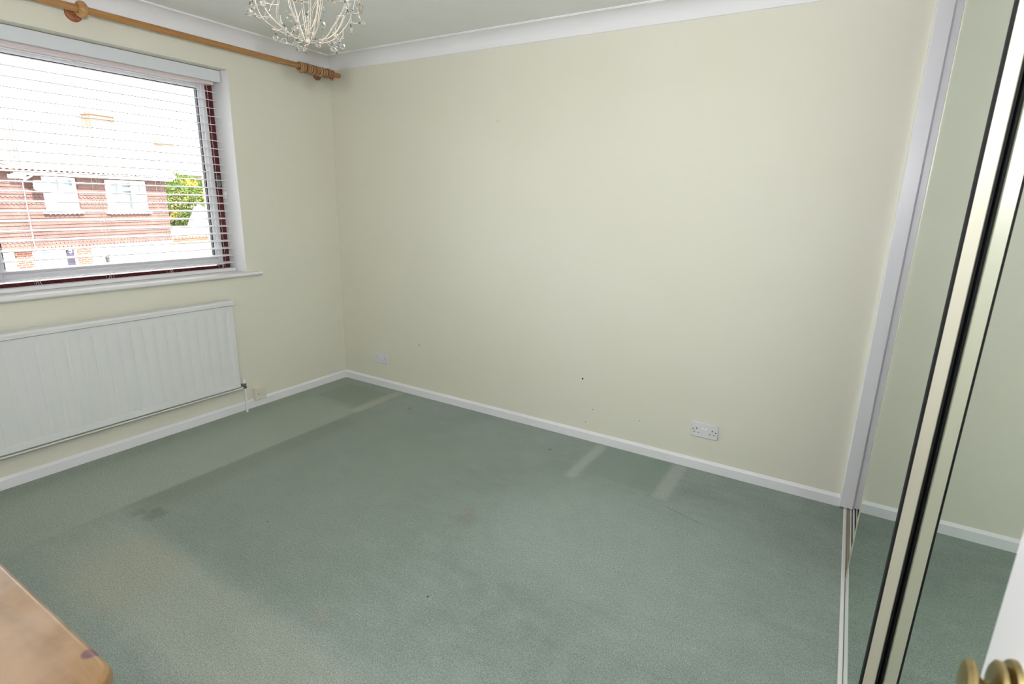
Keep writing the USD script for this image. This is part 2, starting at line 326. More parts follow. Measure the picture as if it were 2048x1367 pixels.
# skirting with a chamfered top
SK = [(0, 0), (0.015, 0), (0.015, 0.048), (0.004, 0.0615), (0, 0.0615)]
def skirt_left():
    n = len(SK); V = [(w, -w, z) for w, z in SK] + [(w, NEAR, z) for w, z in SK]
    F = np.array([(i, (i + 1) % n, n + (i + 1) % n, n + i) for i in range(n)]); m = trimesh.Trimesh(V, np.vstack([F[:, :3], F[:, [0, 2, 3]]]), process=False); m.fix_normals(); return m
def skirt_far():
    n = len(SK); V = [(w, -w, z) for w, z in SK] + [(3.55, -w, z) for w, z in SK]
    F = np.array([(i, (i + 1) % n, n + (i + 1) % n, n + i) for i in range(n)]); m = trimesh.Trimesh(V, np.vstack([F[:, :3], F[:, [0, 2, 3]]]), process=False); m.fix_normals(); return m
obj("baseboard_left", skirt_left(), "gloss", kind="structure"); obj("baseboard_far", skirt_far(), "gloss", kind="structure")
obj("baseboard_near", prism([(NEAR, 0), (NEAR + .015, 0), (NEAR + .015, .048), (NEAR + .004, .0615), (NEAR, .0615)], "x", 0.015, 2.72), "gloss", kind="structure")
# small holes and scuffs on the far wall
wf = stage.GetPrimAtPath("/World/wall_far")
for (x, z, rr) in ((2.115, .391, .006), (0.793, .393, .0045), (0.806, .404, .0035), (2.196, .207, .003), (2.495, .205, .0028), (2.152, .112, .003)):
    obj("screw_hole", lathe([(0, 0), (rr, 0), (rr * .8, .0012), (0, .0012)], (x, 0.0, z), (0, -1, 0), 12), "rawlplug", wf)
    rim = trimesh.creation.torus(rr * 1.5, rr * .5, major_sections=14, minor_sections=6); rim.apply_transform(trimesh.transformations.rotation_matrix(PI / 2, [1, 0, 0])); rim.apply_scale([1, .25, 1]); rim.apply_translation((x, 0, z))
    obj("filler_rim", rim, "switch", wf)
for (x, z, w) in ((1.205, .363, .022), (1.262, .358, .018)):
    obj("paint_flake", tube([(x + w * t, -0.0004, z - 0.007 * math.sin(PI * (t + .5))) for t in np.linspace(-.5, .5, 7)], .0012, 6), "switch", wf)
obj("scuff_mark", tube([(1.453 + .012 * math.cos(t), -0.0003, 1.915 + .010 * math.sin(t)) for t in np.linspace(-2.6, .3, 9)], .0014, 6), plain("scuff_grey", srgb(196, 188, 166), .7), wf)
# window wall: sill, frame, sashes
win = thing("window_1", kind="structure", loc=(-0.2, -1.77, ZS))
sp = [(-0.18, ZS), (0.026, ZS)] + [(0.026 + 0.0115 * math.sin(t), ZS - 0.0115 + 0.0115 * math.cos(t)) for t in np.linspace(0.3, PI - .3, 7)] + [(0.026, ZS - 0.025), (-0.18, ZS - 0.025)]
def sill():
    a = prism(sp, "y", YL + 0.0005, YR - 0.0005); nose = [(x, z) if x > 0.0005 else (0.0005, z) for x, z in sp]
    return [a, prism(nose, "y", YR - .002, -0.697), prism(nose, "y", YL - 0.09, YL + .002)]
obj("window_sill", sill(), "sillpaint", win, smooth=30)
XF, XB = -0.18, -0.25
for y in (YR, YL): obj("reveal_lining", box(-0.1795, -0.0005, y - .0025, y - .0002, ZS, ZH - .001) if y == YR else box(-0.1795, -0.0005, y + .0002, y + .0025, ZS, ZH - .001), plain("reveal_white", srgb(250, 250, 250), 0.6), win)
def frame4(y0, y1, z0, z1, w, xf, xb, bev=0.003):
    return [box(xb, xf, y0, y0 + w, z0, z1, bev), box(xb, xf, y1 - w, y1, z0, z1, bev), box(xb, xf, y0 + w - .001, y1 - w + .001, z0, z0 + w, bev), box(xb, xf, y0 + w - .001, y1 - w + .001, z1 - w, z1, bev)]
zf0, zf1 = ZS - 0.02, ZH
mull = -2.035
obj("window_frame", frame4(YL, YR, zf0, zf1, 0.056, XF, XB) + [box(XB, XF, mull - .03, mull + .03, zf0 + .05, zf1 - .05, .003)], "mahogany", win)
for (a, b_) in ((mull + .026, YR - .051), (YL + .051, mull - .026)):
    s_ = obj("sash", frame4(a, b_, 0.993, ZH - .06, 0.030, XF + .012, XB + .01, .005) + frame4(a + .028, b_ - .028, 1.021, ZH - .088, 0.018, XF + .002, XB + .01, .004), "upvc", win)
    obj("gasket", frame4(a + .0445, b_ - .0445, 1.0375, ZH - .1045, 0.006, XF - .004, XF - .03, .001), "gasket", s_)
    obj("pane", box(XF - .022, XF - .016, a + .046, b_ - .046, 1.039, ZH - .106), "glass", s_)
obj("window_stay", [tube([(XF + .006, YR - .028, 1.545), (XF + .022, YR - .026, 1.535), (XF + .024, YR - .026, 1.49), (XF + .008, YR - .028, 1.478)], .004, 8), box(XF - .001, XF + .006, YR - .038, YR - .018, 1.47, 1.555, .002)], "chrome", win)
obj("cord_cleat", box(-0.165, -0.135, YR - .014, YR, 1.405, 1.455, .003), "switch", win)

# ------------------------------------------------------------------ wardrobe wall on the right
XF1, XF2, YG, YE, YEND = 3.580, 3.6140, -0.666, -1.556, -3.05   # front door pushed along, leaving a gap at the far end
tr = thing("trim_3", kind="structure", loc=(3.57, 0, 0))
lin = [(3.543, 0.0), (3.543, -0.030), (3.548, -0.036), (3.601, -0.036), (3.606, -0.032), (3.606, 0.0)]
obj("side_liner", prism(lin, "z", 0.014, CEIL - .002), "gloss", tr, smooth=30)
obj("back_liner", box(3.6065, 3.76, -0.022, 0.0, 0.014, CEIL - .002, .003), "gloss", tr)
wr = thing("wardrobe_body", "built-in wardrobe interior showing in the dark gap behind the sliding mirror doors", "wardrobe", (3.9, -1.5, 0))
obj("back_panel", box(XW - .04, XW - .02, YEND, -0.03, 0.03, CEIL - .03), "carcass", wr)
obj("end_panel", box(3.70, XW - .04, YEND, YEND + .02, 0.03, CEIL - .03), "carcass", wr)
obj("top_panel", box(3.70, XW - .04, YEND, -.03, CEIL - .06, CEIL - .03), "carcass", wr)
ft = thing("floor_track", "white ridged floor track running under the mirror doors", "door track", (3.61, -1.5, 0))
obj("track_base", box(3.5665, 3.70, YEND, -0.002, 0.0, 0.006, .002), "track", ft)
for k, (a, b_, h) in enumerate(((3.568, 3.5792, .010), (3.595, 3.600, .0125), (3.6055, 3.613, .011), (3.620, 3.6245, .0125), (3.652, 3.672, .012))):
    obj("track_rib", box(a, b_, YEND, -0.004, 0.005, h, .001), "track", ft)
for a, b_ in ((3.579, 3.5865), (3.587, 3.5947), (3.6003, 3.6052), (3.6133, 3.6197), (3.625, 3.6515)):
    obj("track_groove", box(a, b_, YEND, -0.006, 0.0055, 0.0075), "trackgroove" if a < 3.6 else "carcass", ft)
tt = obj("ceiling_track", [box(3.552, 3.70, YEND, -0.002, CEIL - .012, CEIL - .001), box(3.552, 3.562, YEND, -0.002, CEIL - .07, CEIL - .01, .002)], "track", origin=(3.6, -1.5, CEIL - .07))
tag(tt, "white channel along the ceiling above the mirror doors", "door track")
def mirror_door(label, xf, y0, y1, stile_pos):
    t = thing("mirror_door", label, "mirror door", (xf + .012, (y0 + y1) / 2, 0.03))
    z0, z1 = 0.014, CEIL - 0.03
    obj("mirror", box(xf, xf + .005, y0 + .004, y1 - .004, z0 + .001, z1 - .02), "mirror", t)
    obj("backing_board", box(xf + .0055, xf + .016, y0 + .003, y1 - .003, z0 + .005, z1 - .005), "carcass", t)
    obj("bottom_rail", box(xf + .005, xf + .024, y0 + .012, y1 - .012, z0, z0 + .022, .001), "stile", t)
    obj("top_rail", box(xf - .0015, xf + .024, y0, y1, z1 - .02, z1 + .008, .001), "stile", t)
    # end stiles: rounded cream channel, thin dark gasket between it and the glass
    for y, sgn in ((y0, 1), (y1, -1)):
        pr = [(xf - .0018, y + sgn * .010), (xf - .0018, y)] + [(xf - .0018 + .0025 * (1 - math.cos(q)) , y - sgn * .0025 * math.sin(q)) for q in np.linspace(0.2, PI / 2, 4)] + [(xf + .0245, y - sgn * .0025), (xf + .0265, y), (xf + .0265, y + sgn * .010)]
        st = obj("stile", prism(pr, "z", z0, z1 + .008), "stile", t, smooth=40)
        if y != YG: obj("gasket", box(xf - .0026, xf + .0022, y - sgn * .0031, y + sgn * .020, z0, z1, .0008), "black", st)
    return t
d1 = mirror_door("front sliding mirror door with a cream edge profile, nearer the far wall", XF1, YE, YG, 0)
d2 = mirror_door("rear sliding mirror door, set further back, beside the open white door", XF2, YEND + .03, YE + 0.06, 0)
ps = obj("brush_seal", box(XF1 + .0268, XF2 - .0026, YE + .004, YE + .02, 0.03, CEIL - .03), "black", d1)

# ------------------------------------------------------------------ open room door on the right
DX, DY = 3.571, -2.304
dr = thing("door_1", kind="structure", loc=(DX, DY, 0))
def door_leaf():
    return [box(DX, DX + .035, DY - .72, DY, 0.022, 1.99, .006)]
obj("door_panel", door_leaf(), "gloss", dr)
for (z0, z1) in ((0.25, 0.85), (1.12, 1.85)):
    obj("door_moulding", frame4(DY - .62, DY - .11, z0, z1, .02, DX - .003, DX + .002, .002), "gloss", dr)
kz, ky = 1.028, DY - 0.092
ax = np.array([-1.0, 0.0, 0.0])
kn = obj("door_knob", lathe([(0, .0375), (.012, .037), (.0195, .0352), (.0225, .0318), (.0218, .0285), (.0165, .0265), (.0115, .0245), (.0085, .0215), (.0068, .0190), (.0085, .0172), (.0120, .0160), (.0255, .0150), (.0290, .0125), (.0290, .0092), (.0235, .0076), (.0250, .0062), (.0325, .0045), (.0340, .0020), (.0340, 0), (0, 0)], (DX, ky, kz), ax, 40), "brass", dr, smooth=35, label="round brass knob")
obj("door_frame", [box(2.72, 2.80, NEAR - .11, NEAR + .012, 0, 2.09, .004), box(3.60, 3.68, NEAR - .11, NEAR + .012, 0, 2.09, .004), box(2.801, 3.599, NEAR - .11, NEAR + .0115, 2.01, 2.09, .004)], "gloss", dr)

# ------------------------------------------------------------------ venetian blind
by0, by1 = YL + .008, YR - .008
bl = thing("venetian_blind", "white venetian blind with open slats hanging in the window recess", "window blind", (-0.13, (by0 + by1) / 2, 0.94))
obj("valance", [box(-0.078, -0.065, by0, by1, 2.103, 2.1705, .003), box(-0.13, -0.077, by1 - .010, by1, 2.103, 2.1705, .003), box(-0.13, -0.077, by0, by0 + .010, 2.103, 2.1705, .003)], "valance", bl)
obj("head_rail", box(-0.152, -0.095, by0 + .030, by1 - .030, 2.087, 2.168, .003), plain("head_rail_white", srgb(236, 222, 220), .35), bl)
TILT = math.radians(7.0)
for k in range(1, 24):
    z = 2.0985 - 0.0478 * k; n = 7; top, bot = [], []
    for i in range(n):
        u = -0.025 + 0.05 * i / (n - 1); crown = 0.0018 * (1 - (u / .025) ** 2)
        for lst, h in ((top, .0014), (bot, -.0014)):
            zz = crown + h; lst.append((-0.130 + u * math.cos(TILT) + zz * math.sin(TILT), z - u * math.sin(TILT) + zz * math.cos(TILT)))
    obj("slat", prism(top + bot[::-1], "y", by0 + .003, by1 - .003), "blind", bl, smooth=40)
obj("bottom_rail", box(-0.155, -0.105, by0, by1, 0.9415, 0.9625, .003), "blind", bl)
random.seed(4)
for y in (-0.885, -1.215, -1.54, -1.865, -2.195, -2.525):
    parts = []
    for x in (-0.1035, -0.1565):
        parts.append(tube([(x, y, 0.965), (x, y + .004, 1.4), (x, y, 2.10)], .0009, 5))
    obj("ladder_cord", parts, "cord", bl)
    dy = random.uniform(-.014, .014)
    obj("lift_cord", [tube([(-0.1015, y + .012, 0.962), (-.1015, y + .016 + dy, .985), (-.1015, y + .016, 1.02), (-.1015, y + .016, 2.10)], .0009, 5), tube([(-0.1015, y - .016, 0.9625), (-.101, y - .006, .985), (-.1025, y - .003, 1.0)], .0009, 5)], "cord", bl)

# ------------------------------------------------------------------ curtain pole, bracket, rings
PX, PZ = 0.115, 2.272
cp = thing("curtain_pole", "long round wooden curtain pole above the window", "curtain pole", (PX, -1.5, PZ))
obj("pole", lathe([(0, 0), (.0145, 0), (.0166, .003), (.0166, 2.98), (.0145, 2.985), (0, 2.985)], (PX, -3.0, PZ), (0, 1, 0), 28), "pole", cp, smooth=40)
for yb in (-1.573, -0.117, -2.9):
    br = obj("bracket_cup", lathe([(.0175, -.017), (.026, -.0185), (.032, -.014), (.0365, -.006), (.038, .002), (.0355, .010), (.030, .0165), (.024, .019), (.0175, .018)] if yb != -0.117 else [(.0175, -.008), (.0265, -.009), (.0300, -.005), (.0300, .005), (.0265, .009), (.0175, .008)], (PX, yb, PZ), (0, 1, 0), 28), "bracket" if yb != -0.117 else "ring2", cp, smooth=40, label="pale turned wooden cup" if yb == -1.573 else None)
    obj("bracket_stem", lathe([(0, 0), (.016, 0), (.013, .02), (.011, .05), (.012, .075), (.014, .083)], (0.004, yb + (.010 if yb == -1.573 else 0), PZ), (1, 0, 0), 18), "plate", cp, smooth=40)
    obj("wall_plate", lathe([(0, .014), (.024, .013), (.033, .009), (.037, .004), (.037, 0), (0, 0)], (0.0, yb + (.010 if yb == -1.573 else 0), PZ), (1, 0, 0), 28), "plate", cp, smooth=40, label="reddish brown round wall plate" if yb == -1.573 else None)
random.seed(11)
ring_mesh = trimesh.creation.torus(0.0264, 0.0047, major_sections=36, minor_sections=10)
ring_mesh.apply_transform(trimesh.transformations.rotation_matrix(PI / 2, [1, 0, 0]))
eye = trimesh.creation.torus(0.0045, 0.0011, major_sections=12, minor_sections=6); eye.apply_translation((0, 0, -0.0355))
proto = {}
def ring(mat, y, tilt, drop, roll, label):
    p = free("/World", "curtain_ring"); x = UsdGeom.Xform.Define(stage, p)
    x.AddTranslateOp().Set(Gf.Vec3d(PX, y, PZ - 0.0045 - drop)); x.AddRotateXYZOp().Set(Gf.Vec3f(tilt, roll, random.uniform(-5, 5)))
    pr = x.GetPrim()
    if mat in proto: pr.GetReferences().AddInternalReference(proto[mat]); pr.SetInstanceable(True)
    else:
        usdkit.mesh(stage, p + "/wooden_ring", ring_mesh, M[mat], True); usdkit.mesh(stage, p + "/eyelet", eye, M["chrome"], True)
        proto[mat] = p
    tag(pr, label, "curtain ring", "wooden curtain rings bunched on the pole")
ys = np.linspace(-0.352, -0.145, 18)
NTH = "zero first second third fourth fifth sixth seventh eighth ninth tenth eleventh twelfth thirteenth fourteenth fifteenth sixteenth seventeenth eighteenth".split()
TONE = {"ring": "tan", "ring2": "reddish brown", "ring3": "pale"}
for k, y in enumerate(ys):
    mat = ("ring", "ring2", "ring", "ring3")[(k * 7 + k // 3) % 4]
    if k == 0: ring("ring", y, 6, 0.0, 0, "leftmost wooden curtain ring of the bunch, standing slightly apart")
    elif k == 10: ring("ring2", y, -7, 0.0052, 0, "wooden curtain ring hanging lowest, in the middle of the bunch")
    else: ring(mat, y + random.uniform(-.002, .002), random.uniform(-5, 5), 0.0, random.uniform(-35, 35), f"{TONE[mat]} wooden curtain ring, {NTH[k + 1]} from the left in the tight bunch on the pole")
ring("ring2", -0.093, 3, 0, 10, "first wooden curtain ring to the right of the pole's inner bracket")
ring("ring2", -0.079, -3, 0, -12, "rightmost wooden curtain ring, nearest the corner end of the pole")

# ------------------------------------------------------------------ chandelier of wire, crystal leaves and petals
CC, CR = np.array([1.742, -1.605, 2.112]), 0.172
ch = thing("chandelier", "cream wire basket chandelier with clear crystal leaves on the ceiling", "chandelier", tuple(CC))
obj("ceiling_rose", lathe([(0, 0), (.055, 0), (.055, .012), (.03, .03), (0, .03)], (CC[0], CC[1], CEIL), (0, 0, -1), 28), "wire", ch, smooth=40)
obj("hanging_stem", tube([(CC[0], CC[1], CEIL - .02), (CC[0], CC[1], CC[2] + .13)], .006, 10), "wire", ch)
obj("lamp_holder", lathe([(0, 0), (.018, 0), (.018, .06), (.012, .07), (0, .07)], (CC[0], CC[1], CC[2] + .14), (0, 0, -1), 20), "wire", ch, smooth=40)
g = NG(); b = g.add("principled_bsdf", base_color=(.95, .95, .93), roughness=.4); M["bulb"] = g.done("opal_bulb", f"{b}.BSDF")
obj("bulb", lathe([(0, 0), (.012, 0), (.014, .015), (.026, .045), (.028, .06), (.02, .078), (0, .085)], (CC[0], CC[1], CC[2] + .075), (0, 0, -1), 20), "bulb", ch, smooth=40)
rng = np.random.default_rng(7)
def sph(az, pol, r=CR): return CC + r * np.array([math.sin(pol) * math.cos(az), math.sin(pol) * math.sin(az), -math.cos(pol)])
def wob(pts, amp, seed):
    q = np.asarray(pts); nz = np.stack([meshkit.noise(q * 22 + 7 * k, seed + k) - .5 for k in range(3)], 1); return q + nz * amp
for k in range(9):
    az = k * 2 * PI / 9 + .2
    pts = [sph(az + .15 * math.sin(2.2 * p), p, CR * (.97 + .05 * math.sin(p * 3 + k))) for p in np.linspace(0.06, 2.75, 24)]
    w = wob(pts, .012, k); off2 = np.array([-math.sin(az), math.cos(az), 0]) * .0045
    obj("basket_wire", [tube(w, .0013, 6), tube(w + off2 * np.sin(np.linspace(0, PI, 24))[:, None] * 1.3, .0011, 6)], "wire", ch, smooth=True)
for k in range(4):
    az = k * 2 * PI / 4 + .5; e = CC + np.array([.045 * math.cos(az), .045 * math.sin(az), .13]); s0 = sph(az, .05)
    pts = [s0 * (1 - t) + e * t + np.array([math.cos(az), math.sin(az), 0]) * .018 * math.sin(PI * t) for t in np.linspace(0, 1, 10)]
    obj("inner_wire", [tube(pts, .0013, 6), tube(np.array(pts) + np.array([-math.sin(az), math.cos(az), 0]) * .006, .0011, 6)], "wire", ch, smooth=True)
obj("bottom_hub", lathe([(0, .0), (.010, .001), (.013, .006), (.008, .012), (0, .013)], tuple(CC - np.array([0, 0, CR + .004])), (0, 0, 1), 16), "wire", ch, smooth=40)
top_ring = trimesh.creation.torus(.065, .0025, major_sections=32, minor_sections=6); top_ring.apply_translation(CC + np.array([0, 0, .152])); obj("top_ring", top_ring, "wire", ch, smooth=True)
def crystal(L, Wd, T):
    """A faceted leaf: flat drop with a tip at the far end."""
    prof = [(0, .0), (.10, .35), (.30, .85), (.52, 1.0), (.74, .78), (.90, .4), (1.0, 0.02)]; pts = []
    for t, w in prof:
        pts += [(t * L, s * w * Wd / 2, 0) for s in (-1, 1)] + [(t * L, s * w * Wd / 4, q * T / 2 * w) for s in (-1, 1) for q in (-1, 1)]
    return trimesh.convex.convex_hull(np.array(pts))
def orient(mesh, org, direction, up):
    d = direction / np.linalg.norm(direction); s = np.cross(up, d); s /= np.linalg.norm(s) + 1e-9; u = np.cross(d, s)
    T = np.eye(4); T[:3, 0], T[:3, 1], T[:3, 2], T[:3, 3] = d, s, u, org; m = mesh.copy(); m.apply_transform(T); return m
N_SPRIG = 96
for k in range(N_SPRIG):
    fr_ = (k + .5) / N_SPRIG; pol = math.acos(1 - 1.62 * fr_); az = k * 2.39996 + rng.uniform(-.25, .25)
    a = sph(az, pol, CR * .96); nrm = (a - CC) / np.linalg.norm(a - CC)
    tang = np.cross(nrm, rng.normal(size=3)); tang /= np.linalg.norm(tang)
    dirn = nrm * rng.uniform(.15, .75) + tang * .8; dirn[2] -= .12; dirn /= np.linalg.norm(dirn)
    ln = rng.uniform(.020, .042)
    e = a + dirn * ln; mid = (a + e) / 2 + nrm * .006
    tw = obj("twig", tube([a, mid, e], .0013, 5), "wire", ch, smooth=True)
    kind = k % 6
    if kind in (0, 2, 3, 5):
        L = rng.uniform(.028, .038)
        up = nrm + rng.normal(size=3) * .35
        obj("crystal_leaf", orient(crystal(L, L * .68, .006), e, dirn, up), "crystal", ch)
        obj("leaf_cap", orient(box(-.003, .003, -.0028, .0028, -.0022, .0022, .001), e, dirn, up), "silver", ch)
    elif kind == 1:
        pm = []
        for q in range(4):
            an = q * PI / 2 + .4; pd = dirn * .5 + (math.cos(an) * tang + math.sin(an) * np.cross(dirn, tang)) * .9
            pm.append(orient(crystal(.013, .009, .002), e, pd, dirn))
        obj("petals", pm, "petal", ch)
    else:
        sph_ = trimesh.creation.icosphere(1, .0042); sph_.apply_translation(e + dirn * .003); obj("crystal_bead", sph_, "crystal", ch)

# ------------------------------------------------------------------ radiator
RY0, RY1, RZ0, RZ1 = -2.62, -0.966, 0.196, 0.749
rd = thing("radiator", "long white ribbed panel radiator on the wall below the window", "radiator", (0.05, (RY0 + RY1) / 2, 0.19))
def rad_panel():
    ys_ = []
    per = 0.0605; y = RY1 - .032; cols = [(RY1, 0.0), (RY1 - .020, 0.0)]
    while y - per > RY0 + .03:
        cols += [(y, 0.0), (y - .007, 1.0), (y - .015, 1.0), (y - .022, 0.0)]; y -= per
    cols += [(RY0 + .02, 0.0), (RY0, 0.0)]
    rows = [(RZ0, -.006, 0), (RZ0 + .004, 0, 0), (RZ0 + .030, 0.0, 0), (RZ0 + .037, -.004, 0), (RZ0 + .044, -.001, 1), (RZ1 - .05, -.001, 1), (RZ1 - .035, 0.0, 0), (RZ1, 0.0, 0)]
    V = np.array([(0.080 + dx - 0.0070 * gq * fl_, y, z) for z, dx, fl_ in rows for y, gq in cols]); nc = len(cols)
    F = [(i * nc + j, i * nc + j + 1, (i + 1) * nc + j + 1, (i + 1) * nc + j) for i in range(len(rows) - 1) for j in range(nc - 1)]
    F = np.array(F); m = trimesh.Trimesh(V, np.vstack([F[:, [0, 2, 1]], F[:, [0, 3, 2]]]), process=False)
    return [m, box(0.058, 0.0745, RY0, RY1, RZ0, RZ1)]
obj("front_panel", rad_panel(), "rad", rd, smooth=50)
obj("convector_fins", [box(0.030, 0.057, y, y + .004, RZ0 + .03, RZ1 - .02) for y in np.arange(RY0 + .02, RY1 - .01, .03)], "rad", rd)
gp = [(0.028, 0.753), (0.091, 0.753), (0.092, 0.771), (0.086, 0.781), (0.072, 0.7835), (0.028, 0.7835)]
obj("top_grille", [prism(gp, "y", RY0 - .004, RY1 + .004)], "rad", rd, smooth=30)
obj("end_cover", prism([(0.030, RZ0 + .02), (0.078, RZ0 + .004), (0.078, .753), (0.030, .753)], "y", RY1 - .001, RY1 + .0025), "rad", rd)
[obj("wall_bracket", box(0.001, 0.032, y, y + .03, .3, .68), "rad", rd) for y in (-1.25, -2.3)]
obj("feed_pipe", tube([(0.060, RY0, .180), (0.060, RY1 + .028, .180)], .0058, 10), "rad", rd, smooth=True)
vy = -0.921
vl = obj("valve_body", [lathe([(0, 0), (.0115, 0), (.0125, .004), (.0125, .012), (.009, .014), (.009, .020), (.0105, .021), (.0105, .034), (.007, .036), (0, .036)], (0.052, vy, .172), (0, 0, 1), 16), tube([(0.055, vy, .196), (0.056, vy - .03, .200), (.058, RY1, .203)], .0085, 10), lathe([(0.0085, 0), (.013, 0), (.013, .009), (.0085, .009)], (0.057, vy - .036, .201), (0, 1, 0), 6)], "chrome", rd, smooth=40, label="tarnished chrome valve")
obj("valve_cap", lathe([(0, 0), (.0095, 0), (.0105, .004), (.0115, .022), (.010, .026), (0, .027)], (0.052, vy, .207), (0, 0, 1), 14), "switch", rd, smooth=40)
obj("drop_pipe", tube([(0.052, vy, .0), (0.052, vy, .175)], .0075, 14), "gloss", rd, smooth=True)

# ------------------------------------------------------------------ sockets
import manifold3d as m3
def man(t): return m3.Manifold(m3.Mesh(np.asarray(t.vertices, np.float32), np.asarray(t.faces, np.uint32)))
def double_socket(x0, z0, label):
    t = thing("double_socket", label, "power socket", (x0 + .073, 0, z0 + .043), group=None)
    W_, H_, T = .146, .086, .0095
    face = man(box(x0, x0 + W_, -T, 0, z0, z0 + H_, .003)); backs = []; holes = []
    for cx in (x0 + .0315, x0 + W_ - .0315):
        zc = z0 + .037
        holes += [box(cx - .0028, cx + .0028, -T - .01, .001, zc + .007, zc + .016)]
        holes += [box(cx + s * .011 - .0038, cx + s * .011 + .0038, -T - .01, .001, zc - .012, zc - .0070) for s in (-1, 1)]
    for xx in (x0 + .0125, x0 + W_ - .0125):
        holes.append(lathe([(0, 0), (.0036, 0), (.0036, .02), (0, .02)], (xx, .001, z0 + .043), (0, -1, 0), 12))
    for h in holes: h.fix_normals(); face = face - man(h)
    fm = face.to_mesh(); obj("faceplate", trimesh.Trimesh(fm.vert_properties[:, :3], fm.tri_verts, process=False), "socket", t)
    obj("pin_recess", box(x0 + .005, x0 + W_ - .005, -.0028, -.001, z0 + .01, z0 + H_ - .01), "dark", t)
    for cx in (x0 + W_ / 2 - .0085, x0 + W_ / 2 + .0085):
        obj("rocker_switch", prism([(-T + .001, z0 + .045), (-T - .0045, z0 + .047), (-T - .0015, z0 + .063), (-T + .001, z0 + .064)], "x", cx - .0065, cx + .0065), "switch", t)
    return t
double_socket(2.7909, .1925, "white double power socket low on the far wall, nearest the mirror doors")
double_socket(.3384, .1895, "white double power socket low on the far wall, near the window corner")
sb = thing("fused_spur", "cream fused connection box on the skirting beside the radiator pipe", "switch box", (0, -0.797, .062))
sy0, sy1, sz0, sz1, sd = -0.838, -0.752, .050, .136, .031
obj("back_box", box(0.0, sd - .006, sy0 + .001, sy1 - .001, sz0 + .001, sz1 - .001, .003), "cream_plastic", sb)
obj("faceplate", box(sd - .006, sd, sy0, sy1, sz0, sz1, .003), "cream_plastic", sb)
obj("fuse_holder", box(sd - .001, sd + .003, sy0 + .045, sy0 + .062, sz0 + .030, sz0 + .056, .0015), "cream_plastic", sb)
obj("screw", lathe([(0, .001), (.0035, .001), (.0035, 0), (0, 0)], (sd, sy0 + .026, sz0 + .043), (1, 0, 0), 12), "chrome", sb)

# ------------------------------------------------------------------ pine chest in the near left corner of the view
cx0, cx1, cy0, cy1, cz = 1.60, 2.560, -3.15, -2.690, 0.75
pc = thing("pine_chest", "worn pine chest of drawers with rounded top corner in the foreground", "chest of drawers", ((cx0 + cx1) / 2, (cy0 + cy1) / 2, 0))
from shapely.geometry import box as sbox
def slab(inset, z0, z1, rad):
    s = sbox(cx0 + inset, cy0, cx1 - inset, cy1 - inset).buffer(-rad).buffer(rad, quad_segs=10)
    m = trimesh.creation.extrude_polygon(s, z1 - z0, engine="earcut"); m.apply_translation((0, 0, z0)); return m
def rounded_top():
    rings_ = []; rad0 = .045
    for ins, z in ((0.004, cz - .03), (0.0, cz - .024), (0.0, cz - .014), (0.003, cz - .006), (0.008, cz - .0015), (0.013, cz)):
        s = sbox(cx0 + ins, cy0 + ins, cx1 - ins, cy1 - ins).buffer(-(rad0 - ins)).buffer(rad0 - ins, quad_segs=10)
        rings_.append(np.array([(x, y, z) for x, y in np.array(s.exterior.coords)[:-1]]))
    n = len(rings_[0]); rings_ = [q if len(q) == n else rings_[0] for q in rings_]
    V = np.vstack(rings_ + [[[(cx0 + cx1) / 2, (cy0 + cy1) / 2, cz]], [[(cx0 + cx1) / 2, (cy0 + cy1) / 2, cz - .03]]]); F = []
    for i in range(len(rings_) - 1):
        for j in range(n): a, b2 = i * n + j, i * n + (j + 1) % n; F += [(a, b2, b2 + n), (a, b2 + n, a + n)]
    k = (len(rings_) - 1) * n; c1 = len(V) - 2
    F += [(k + j, k + (j + 1) % n, c1) for j in range(n)] + [((j + 1) % n, j, c1 + 1) for j in range(n)]
    m = trimesh.Trimesh(V, F, process=False); m.fix_normals(); return m
obj("chest_top", rounded_top(), "pine", pc, smooth=25)
obj("top_bead", slab(.010, cz - .046, cz - .0295, .035), "pine_edge", pc)
obj("carcass", [slab(.022, .07, cz - .045, .012)], "pine_edge", pc)
obj("plinth", slab(.012, 0.0, .075, .012), "pine_edge", pc)
for (z0, z1) in ((.10, .30), (.32, .51), (.53, .685)):
    dw = obj("drawer", box(cx0 + .06, cx1 - .06, cy1 - .024, cy1 - .010, z0, z1, .004), "pine", pc)
    for xx in (cx0 + .25, cx1 - .25):
        obj("knob", lathe([(0, 0), (.009, 0), (.009, .01), (.018, .018), (.014, .028), (0, .03)], (xx, cy1 - .011, (z0 + z1) / 2), (0, 1, 0), 16), "pine_edge", dw, smooth=40)

# ------------------------------------------------------------------ the house across the road
HP, FD, HN = np.array([-21.2318, 7.0337, 0.0]), np.array([-0.2580, 0.9661, 0.0]), np.array([0.9661, 0.2580, 0.0])
GROUND = -2.65
def hw(m):
    """House coordinates (s along the front, o out from it, z) to the world."""
    v = np.array(m.vertices); w = HP + v[:, :1] * FD + v[:, 1:2] * HN; w[:, 2] = v[:, 2] + np.where(v[:, 2] > GROUND + .01, .035, 0)
    q = trimesh.Trimesh(w, m.faces, process=False); q.invert() if np.linalg.det(np.stack([FD, HN, [0, 0, 1]])) < 0 else None; return q
def hbox(*a, **k): return hw(box(*a, **k))
gr = obj("ground", box(-75, -0.3, -45, 75, GROUND - .2, GROUND), "ground", kind="structure")
WTOP, OV, PITCH = 2.0, 0.36, math.radians(25.4)
W1, W2 = (-1.90, -0.79, .63, 1.83), (0.33, 2.00, .60, 1.81)
S0, S1 = -8.0, 2.98
hs = thing("house_across_road", "tile-hung house with pantiled roof and white windows seen through the blind", "house", tuple(HP + np.array([0, 0, GROUND])))
obj("upper_wall", hbox(S0, S1, -6.0, 0, -0.60, WTOP + .02), "walltile", hs)
